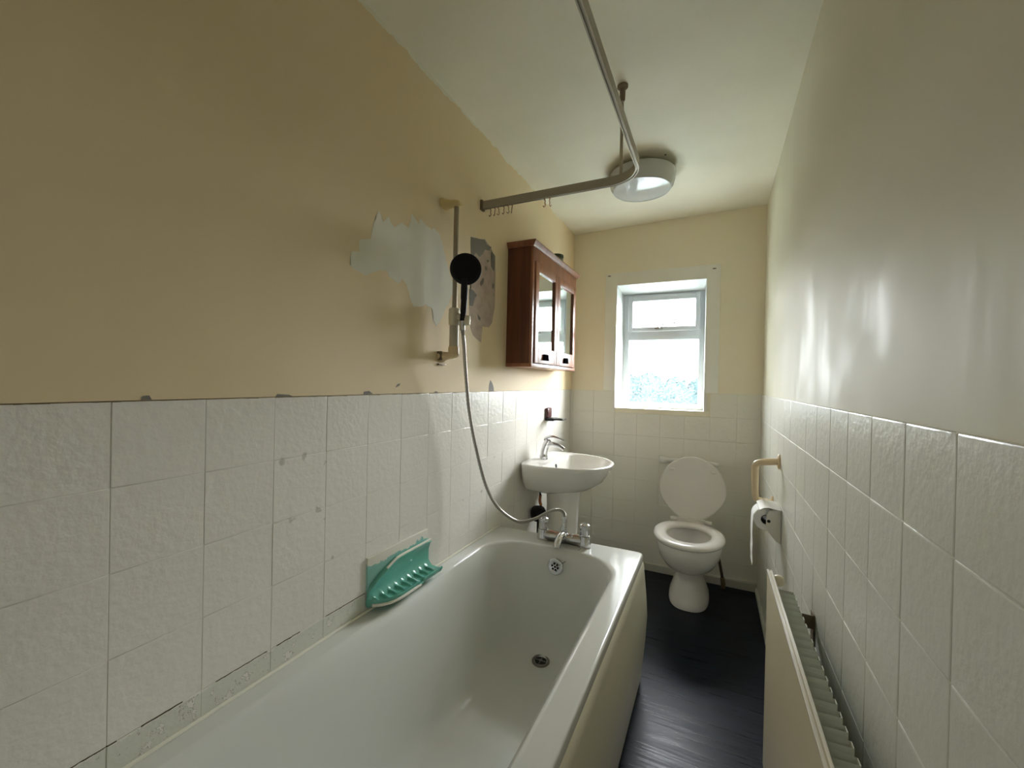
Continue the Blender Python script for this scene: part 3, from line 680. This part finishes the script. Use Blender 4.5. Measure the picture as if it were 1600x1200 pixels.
# supply pipe by the toilet
sp = thing('water_supply_pipe', (1.02, 2.90, 0), 'thin brown pipe with brass end on the floor beside the toilet', 'pipe')
b = B(); tube(b, [(.955, 2.86, .33), (.975, 2.87, .25), (1.0, 2.89, .12), (1.012, 2.895, .055)], .0085, 12, True, 4); obj('pipe', b, MBROWN, sp)
b = B(); tube(b, [(1.010, 2.894, .065), (1.016, 2.896, .03), (1.016, 2.896, .001)], [.013, .014, .012], 12); obj('brass_end', b, Mat('dull_brass', (.28, .20, .10), .5, .7).m, sp)

# ------------------------------------------------------------------ ceiling light
LX, LY = .578, 2.255; LZ = ceil_z(LX, LY)
lt = thing('ceiling_light', (LX, LY, LZ), 'round grey-white bulkhead lamp on the ceiling behind the curtain rail', 'ceiling light')
b = B(); lathe(b, (LX, LY, LZ + .001), [(.115, 0), (.115, -.022), (.10, -.024)], 48); obj('lamp_base', b, MLB, lt)
b = B(); lathe(b, (LX, LY, LZ - .014), [(.156, 0), (.164, -.002), (.166, -.012), (.163, -.038), (.156, -.064), (.146, -.078), (.140, -.081), (.130, -.0815), (.08, -.086), (.04, -.088), (0, -.0885)], 72); obj('lamp_shade', b, MGREY, lt, angle=22)
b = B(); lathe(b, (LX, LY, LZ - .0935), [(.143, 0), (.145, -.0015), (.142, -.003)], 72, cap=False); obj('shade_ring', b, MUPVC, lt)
b = B(); zz = ceil_z(.699, 2.132); lathe(b, (.703, 2.145, zz + .001), [(.005, 0), (.005, -.0025), (0, -.003)], 12); obj('old_screw', b, MBLKG, bpy.data.objects['ceiling'])

# ------------------------------------------------------------------ curtain rail
cr = thing('shower_curtain_rail', (.0, 1.6, 2.012), 'L-shaped aluminium shower curtain rail running above the bath', 'curtain rail')
path = [(.0, 1.602), (.15, 1.602), (.35, 1.602), (.48, 1.602), (.54, 1.602)]
rad = .115; c0 = (.682 - rad, 1.602 - rad)
path = [(x, y) for x, y in path] + [(c0[0] + rad * sin(a), c0[1] + rad * cos(a)) for a in [pi / 2 * k / 14 for k in range(15)]] + [(.682, 1.3), (.682, .8), (.682, .2), (.682, F0)]
prof = [(-.0065, -.017), (-.0065, .017), (.0065, .017), (.0065, -.017), (.0030, -.017), (.0030, -.012), (-.0030, -.012), (-.0030, -.017)]
rgs = []
for i, p in enumerate(path):
    a = Vector(path[max(i - 1, 0)]); c = Vector(path[min(i + 1, len(path) - 1)]); t = (c - a).normalized(); n_ = Vector((t.y, -t.x))
    rgs.append([Vector((p[0] + n_.x * u, p[1] + n_.y * u, 2.012 + v)) for u, v in prof])
b = B(); loft(b, rgs); obj('rail', b, MRAILC, cr, angle=30)
b = B(); box(b, (.001, 1.588, 1.990), (.012, 1.616, 2.034), .002); obj('wall_end_cap', b, MRUST, cr)
b = B(); zz = ceil_z(.605, 1.602)
tube(b, [(.605, 1.600, 2.028), (.605, 1.598, zz)], .0058, 14); rod = obj('ceiling_stay', b, MRAILS, cr)
b = B(); lathe(b, (.605, 1.598, zz + .001), [(.020, 0), (.020, -.008), (.016, -.012), (.011, -.014), (.010, -.055), (.007, -.06)], 20); obj('stay_socket', b, MRUST, rod)
hk = None; xs_ = [.047, .069, .085, .112, .133, .152, .299, .321]
for k, x in enumerate(xs_):
    if hk is None:
        b = B(); tube(b, [(0, 0, .004), (0, 0, -.006), (.003, -.001, -.012), (.001, -.002, -.02), (.004, -.003, -.028), (-.001, -.003, -.036), (-.006, -.002, -.031)], .0020, 8, True, 4)
        box(b, (-.0035, -.0027, -.004), (.0035, .0027, .003), .0008)
        hk = obj('curtain_hook', b, MHOOK); o = hk
    else: o = hk.copy(); COL.objects.link(o)
    o.location = (x, 1.602, 1.995); o.rotation_euler = (0, 0, [.2, -.5, .9, -.2, .6, -.9, .1, 2.8][k])
    tag(o, 'small brownish plastic hook in the bunch hanging at the wall end of the curtain rail' if k < 6 else ('small brown plastic hook, first of the separate pair under the curtain rail' if k == 6 else 'small brown plastic hook, second of the separate pair, nearer the rail bend'), 'curtain hook', 'curtain hooks bunched by the wall' if k < 6 else 'separate pair of curtain hooks')

# ------------------------------------------------------------------ right wall fittings
gh = thing('grab_handle', (W, 2.2, .82), 'aged cream plastic grab handle on the right wall by the toilet', 'grab handle')
pt = [Vector(p) for p in [(1.197, 2.115, .925), (1.160, 2.120, .920), (1.125, 2.128, .912), (1.111, 2.145, .890), (1.116, 2.20, .815), (1.123, 2.270, .745), (1.131, 2.292, .715), (1.155, 2.300, .705), (1.197, 2.302, .702)]]
b = B(); tube(b, pt, .0145, 16, True, 5); obj('handle_bar', b, MYEL2, gh)
for p in (pt[0], pt[-1]):
    b = B(); rr = []
    for x, s_ in ((W - .0005, 1), (W - .006, 1), (W - .010, .8)): rr.append([Vector((x, p.y + .020 * s_ * cos(a), p.z + .032 * s_ * sin(a))) for a in [2 * pi * k / 24 for k in range(24)]])
    loft(b, rr); obj('mounting_flange', b, MYEL2, gh)
th = thing('toilet_roll_holder', (W, 2.1, .70), 'white plastic toilet roll holder on the right wall below the grab handle', 'toilet roll holder')
def hshape(y0, y1):
    return [(1.199, .735), (1.18, .737), (1.157, .733), (1.147, .712), (1.146, .670), (1.152, .645), (1.170, .622), (1.185, .606), (1.199, .600)]
b = B(); prism(b, hshape(0, 0), 1, 2.030, 2.042)
bmesh.ops.bevel(b, geom=b.edges[:], offset=.002, segments=2, affect='EDGES'); obj('side_cheek', b, MWHP, th)
b = B(); prism(b, hshape(0, 0), 1, 2.160, 2.172); obj('side_cheek', b, MWHP, th)
b = B()
arc = [(1.199, .738)] + [(1.155 + .052 * cos(a), .690 + .055 * sin(a)) for a in [radians(d_) for d_ in (70, 90, 110, 130)]]
arc2 = arc + [(x - .001, z - .003) for x, z in arc[::-1]]
prism(b, arc2, 1, 2.028, 2.174); obj('top_cover', b, MWHP, th)
b = B(); lathe(b, (1.155, 2.0295, .688), [(.0, 0), (.0065, 0), (.0065, .002)], 14, (0, 1, 0)); obj('fixing_hole', b, MBLKG, th)
rl = thing('toilet_roll', (1.152, 2.10, .688), 'white toilet roll with a hanging sheet in the wall holder', 'toilet roll')
b = B(); prof_ = [(.020, 0), (.046, 0), (.047, .001), (.047, .099), (.046, .1), (.020, .1)]
lathe(b, (1.148, 2.05, .688), prof_, 40, (0, 1, 0), False); obj('roll', b, MPAPER, rl)
b = B(); lathe(b, (1.148, 2.049, .688), [(.0198, 0), (.0198, .102), (.018, .102), (.018, 0)], 24, (0, 1, 0), False); obj('card_tube', b, MBLKG, rl)
b = B(); c_ = []
for d_ in range(60, 181, 12):
    a = radians(d_); c_.append((1.148 + .0485 * cos(a), .688 + .0485 * sin(a)))
c_ += [(1.0985, .66), (1.098, .62), (1.100, .58), (1.099, .54), (1.101, .50), (1.100, .487)]
c2 = c_ + [(x + .0008, z) for x, z in c_[::-1]]
prism(b, c2, 1, 2.052, 2.148); obj('loose_sheet', b, MPAPER, rl)

# radiator
rd = thing('radiator', (1.12, 1.1, 0), 'slim single panel radiator on the right wall with ribbed back', 'radiator')
ry0, ry1, rz0, rz1 = .66, 1.505, .085, .685
b = B(); box(b, (1.098, ry0, rz0), (1.110, ry1, rz1 - .003), .004, 3); obj('front_panel', b, MRAD, rd)
b = B()
box(b, (1.0965, ry0 - .001, rz1 - .006), (1.1025, ry1 + .001, rz1), .001); box(b, (1.105, ry0 - .001, rz1 - .007), (1.111, ry1 + .001, rz1 - .001), .001)
obj('top_seam', b, MRADW, rd, label='bright white welded top seam')
b = B(); pts_f = []; n_f = 21; pitch_ = (ry1 - ry0 - .11) / n_f
for k in range(n_f):
    y = ry0 + .055 + k * pitch_
    pts_f += [(1.111, y), (1.111, y + pitch_ * .22), (1.157, y + pitch_ * .30), (1.157, y + pitch_ * .74), (1.111, y + pitch_ * .85)]
poly = pts_f + [(x + .0016, y) for x, y in pts_f[::-1]]
prism(b, poly, 2, rz0 + .03, rz1 - .030); bmesh.ops.triangulate(b, faces=[f for f in b.faces if len(f.verts) > 4])
obj('convector_fins', b, MFIN, rd, smooth=False)
for y in (ry1 - .028, ry0 + .030):
    b = B(); lathe(b, (1.111, y, rz1 - .018), [(.010, 0), (.0145, .004), (.0165, .011), (.016, .018), (.0125, .025), (.006, .028), (0, .0285)], 22, (1, 0, 0)); obj('end_plug', b, MCRM, rd)
for y in (1.39, .80):
    b = B(); box(b, (1.196, y, .15), (1.199, y + .035, .625), .001); box(b, (1.148, y + .002, .585), (1.199, y + .006, .622), .001); box(b, (1.148, y + .002, .16), (1.199, y + .006, .20), .001)
    obj('wall_bracket', b, MRUST, rd)
for y in (ry0 + .03, ry1 - .03):
    b = B(); tube(b, [(1.115, y, rz0 + .02), (1.14, y, rz0 + .02), (1.150, y, rz0), (1.150, y, 0)], .0075, 12, True, 4); obj('feed_pipe', b, MRADW, rd)
